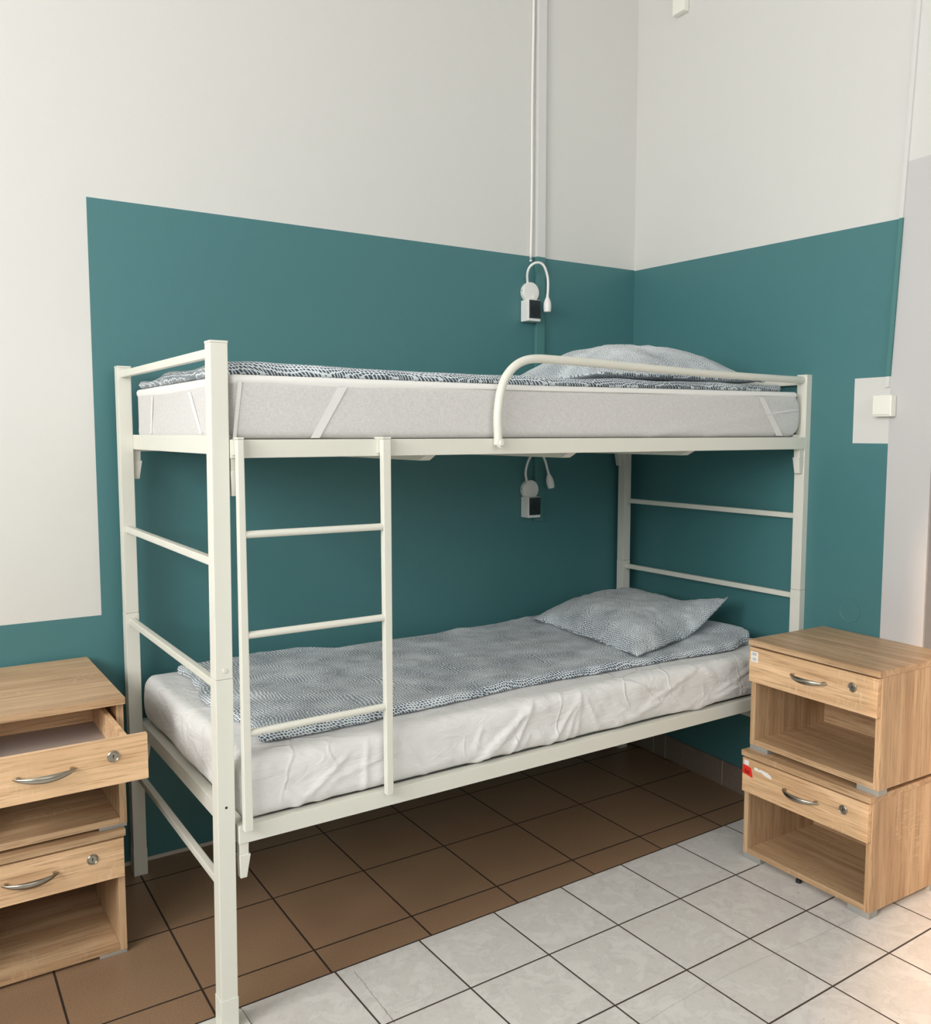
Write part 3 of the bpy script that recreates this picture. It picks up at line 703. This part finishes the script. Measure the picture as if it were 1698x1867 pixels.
# ------------------------------------------------------------------ things on the walls
def reading_lamp(label, cx, cz, path, head_dir):
    t = thing('reading_lamp', label, 'lamp', (cx, bwy(cx)-0.0005, cz), 0.0)
    bm = bmesh.new(); lathe(bm, ((0.0, 0), (0.0365, 0), (0.0385, 0.003), (0.0385, 0.020), (0.0365, 0.0235), (0.0, 0.025)), (0, 0, 0), (0, -1, 0), 40)
    b = link('wall_base', bm, M_plast, t, True, 35)
    bm = bmesh.new(); lathe(bm, ((0.0, 0), (0.0075, 0), (0.0070, 0.0035), (0, 0.0045)), (0.010, -0.0245, -0.017), (0, -1, 0), 20); link('switch_button', bm, M_plast, b, True, 35)
    bm = bmesh.new(); lathe(bm, ((0.0, 0), (0.0022, 0), (0.0022, 0.0006), (0, 0.0006)), (-0.0385, -0.012, 0.004), (-1, 0, 0.0), 10); link('screw_hole', bm, M_dark, b)
    P = smooth_path([Vector(p)-Vector((cx, bwy(cx)-0.0005, cz)) for p in path], 10)
    bm = bmesh.new(); rad = [0.0046+0.0004*(i % 2) for i in range(len(P))]; tube(bm, P, rad, 12); link('gooseneck', bm, M_plast, t, True)
    e = P[-1]; dv = Vector(head_dir).normalized()
    bm = bmesh.new(); lathe(bm, ((0.0046, -0.012), (0.0055, 0.0), (0.0095, 0.008), (0.0140, 0.020), (0.0155, 0.032), (0.0150, 0.044), (0.0135, 0.056), (0.0115, 0.056), (0.0110, 0.050), (0.0, 0.050)), e, dv, 24)
    link('lamp_head', bm, M_plast, t, True, 35)
    return t
off = [(1.5143, 1.9248, 0.014), (1.5115, 1.9554, 0.026), (1.5192, 1.9807, 0.038), (1.540, 1.9985, 0.048), (1.5664, 2.004, 0.055), (1.5878, 1.9937, 0.060), (1.6030, 1.9641, 0.060), (1.6085, 1.9333, 0.060), (1.6075, 1.8900, 0.060), (1.6062, 1.877, 0.060)]
def wp(x_, z_, o_):   # same sight line as the measured point 6 cm off the wall, moved nearer the wall
    return (x_+0.66*(0.06-o_), bwy(x_)-o_, 1.3522+(z_-1.3522)*(1+0.0155*(0.06-o_)/0.045*0.9))
reading_lamp('white gooseneck reading lamp on the wall above the upper bunk', 1.5565, 1.897, [wp(*o_) for o_ in off], (0.0, 0.0, -1))
off2 = [(1.520, 1.153, 0.014), (1.5090, 1.193, 0.026), (1.5165, 1.234, 0.038), (1.534, 1.264, 0.048), (1.560, 1.276, 0.055), (1.586, 1.266, 0.060), (1.602, 1.240, 0.060), (1.6130, 1.208, 0.060), (1.619, 1.190, 0.060)]
reading_lamp('white gooseneck reading lamp on the wall between the bunks', 1.5605, 1.128, [wp(*o_) for o_ in off2], (0.26, 0.0, -1))
def socket(label, x0, zc):
    t = thing('wall_socket', label, 'socket', (x0, bwy(x0)-0.0205, zc), 0.0)
    w_, h_, d_ = 0.061, 0.082, 0.031; bm = bmesh.new(); box(bm, 0, w_, -d_, 0.0185, -h_/2, h_/2, 0.004); b = link('housing', bm, M_plast, t)
    bm = bmesh.new(); box(bm, 0.004, w_-0.003, -d_-0.004, -d_+0.001, -h_/2+0.011, h_/2-0.002, 0.002); c = link('hinged_cover', bm, M_smoke, t)
    bm = bmesh.new(); lathe(bm, ((0, 0), (0.020, 0), (0.020, 0.0012), (0.0175, 0.0012), (0.0175, 0.0002), (0.004, 0.0002), (0.004, 0.0012), (0, 0.0012)), (w_/2, -d_-0.004, 0.0), (0, -1, 0), 28); link('socket_ring', bm, M_black, c, True, 35)
    return t
socket('white wall socket with dark cover right below the upper reading lamp', 1.5205, 1.8235)
socket('white wall socket with dark cover below the reading lamp between the bunks', 1.5265, 1.0600)
def strip_bw(name, x0, x1, z0, z1, dep, mat, label, cat, bev=0.002):
    bm = bmesh.new(); y_ = bwy(x0)-0.0004; box(bm, x0, x1, y_-dep, y_, z0, z1, bev); return tag(link(name, bm, mat), label, cat)
strip_bw('cable_duct', 1.5875, 1.6300, 1.00, ZC-0.001, 0.016, M_cond, 'flat cable duct on the back wall, white above and painted teal below', 'cable duct')
bm = bmesh.new(); yb0 = bwy(1.577)-0.0055; cp = smooth_path([(1.566+0.012*((z_-2.03)/1.0)*0.4+0.0012*math.sin(z_*9), yb0, z_) for z_ in [2.028+0.08*i for i in range(20)]], 3)
tube(bm, cp, 0.0050, 8); tag(link('cable', bm, M_plast, None, True), 'thin white cable clipped along the left of the cable duct', 'cable')
bm = bmesh.new(); lathe(bm, ((0, 0), (0.005, 0), (0.005, 0.005), (0.003, 0.008), (0, 0.009)), (1.567, bwy(1.567)-0.0008, 2.021), (0, -1, 0), 14); tag(link('cable_clip', bm, M_plast, None, True, 40), 'small white clip at the lower end of the thin wall cable', 'cable clip')
# right wall: duct, switch, junction box, blank cover; built on the slanting wall plane
def onr(y, z, off=0.0): return Vector((rwx(y)-off, y, z))
def rprism(bm, ya, yb_, z0, z1, o0, o1, bev=0.0, lean=0.0):
    lo = [onr(yb_, z0, o1), onr(ya, z0, o1), onr(ya, z0, o0), onr(yb_, z0, o0)]
    hi = [onr(yb_+lean, z1, o1), onr(ya+lean, z1, o1), onr(ya+lean, z1, o0), onr(yb_+lean, z1, o0)]
    hexa(bm, lo, hi, bev)
bm = bmesh.new(); rprism(bm, -0.2925, -0.2795, 1.492, 1.80, 0.0004, 0.008, 0.0, -0.0153); rprism(bm, -0.3078, -0.2948, 1.80, 3.599, 0.0004, 0.008, 0.0, -0.083)
tag(link('cable_duct', bm, M_condr), 'narrow cable duct running down the right wall to the light switch', 'cable duct')
sw = thing('light_switch', 'cream surface-mounted light switch on the white square of the right wall', 'light switch', (0, 0, 0))
bm = bmesh.new(); rprism(bm, -0.3185, -0.2520, 1.4020, 1.4680, 0.0005, 0.030, 0.005); link('housing', bm, M_creamplast, sw)
bm = bmesh.new()
lo = [onr(-0.257, 1.4085, 0.0335), onr(-0.3135, 1.4085, 0.0335), onr(-0.3135, 1.4085, 0.0285), onr(-0.257, 1.4085, 0.0285)]
hi = [onr(-0.257, 1.4625, 0.0320), onr(-0.3135, 1.4625, 0.0320), onr(-0.3135, 1.4625, 0.0285), onr(-0.257, 1.4625, 0.0285)]
hexa(bm, lo, hi, 0.001); link('rocker', bm, M_creamplast, sw)
bm = bmesh.new(); rprism(bm, -0.6910+1.3910-0.0, -0.6910+1.3250+0.0, 2.966, 3.055, 0.0005, 0.030, 0.005)
tag(link('junction_box', bm, M_creamplast), 'small cream junction box high on the right wall', 'junction box')
bm = bmesh.new(); nr = Vector((-1, RR, 0)).normalized()
lathe(bm, ((0, 0), (0.0400, 0), (0.0396, 0.0012), (0.0385, 0.0013), (0.0370, 0.0006), (0, 0.0006)), onr(-0.181, 0.776, 0.0003), nr, 40)
tag(link('blank_cover', bm, M_teal), 'round blank cover painted teal low on the right wall above the nightstand', 'wall cover')
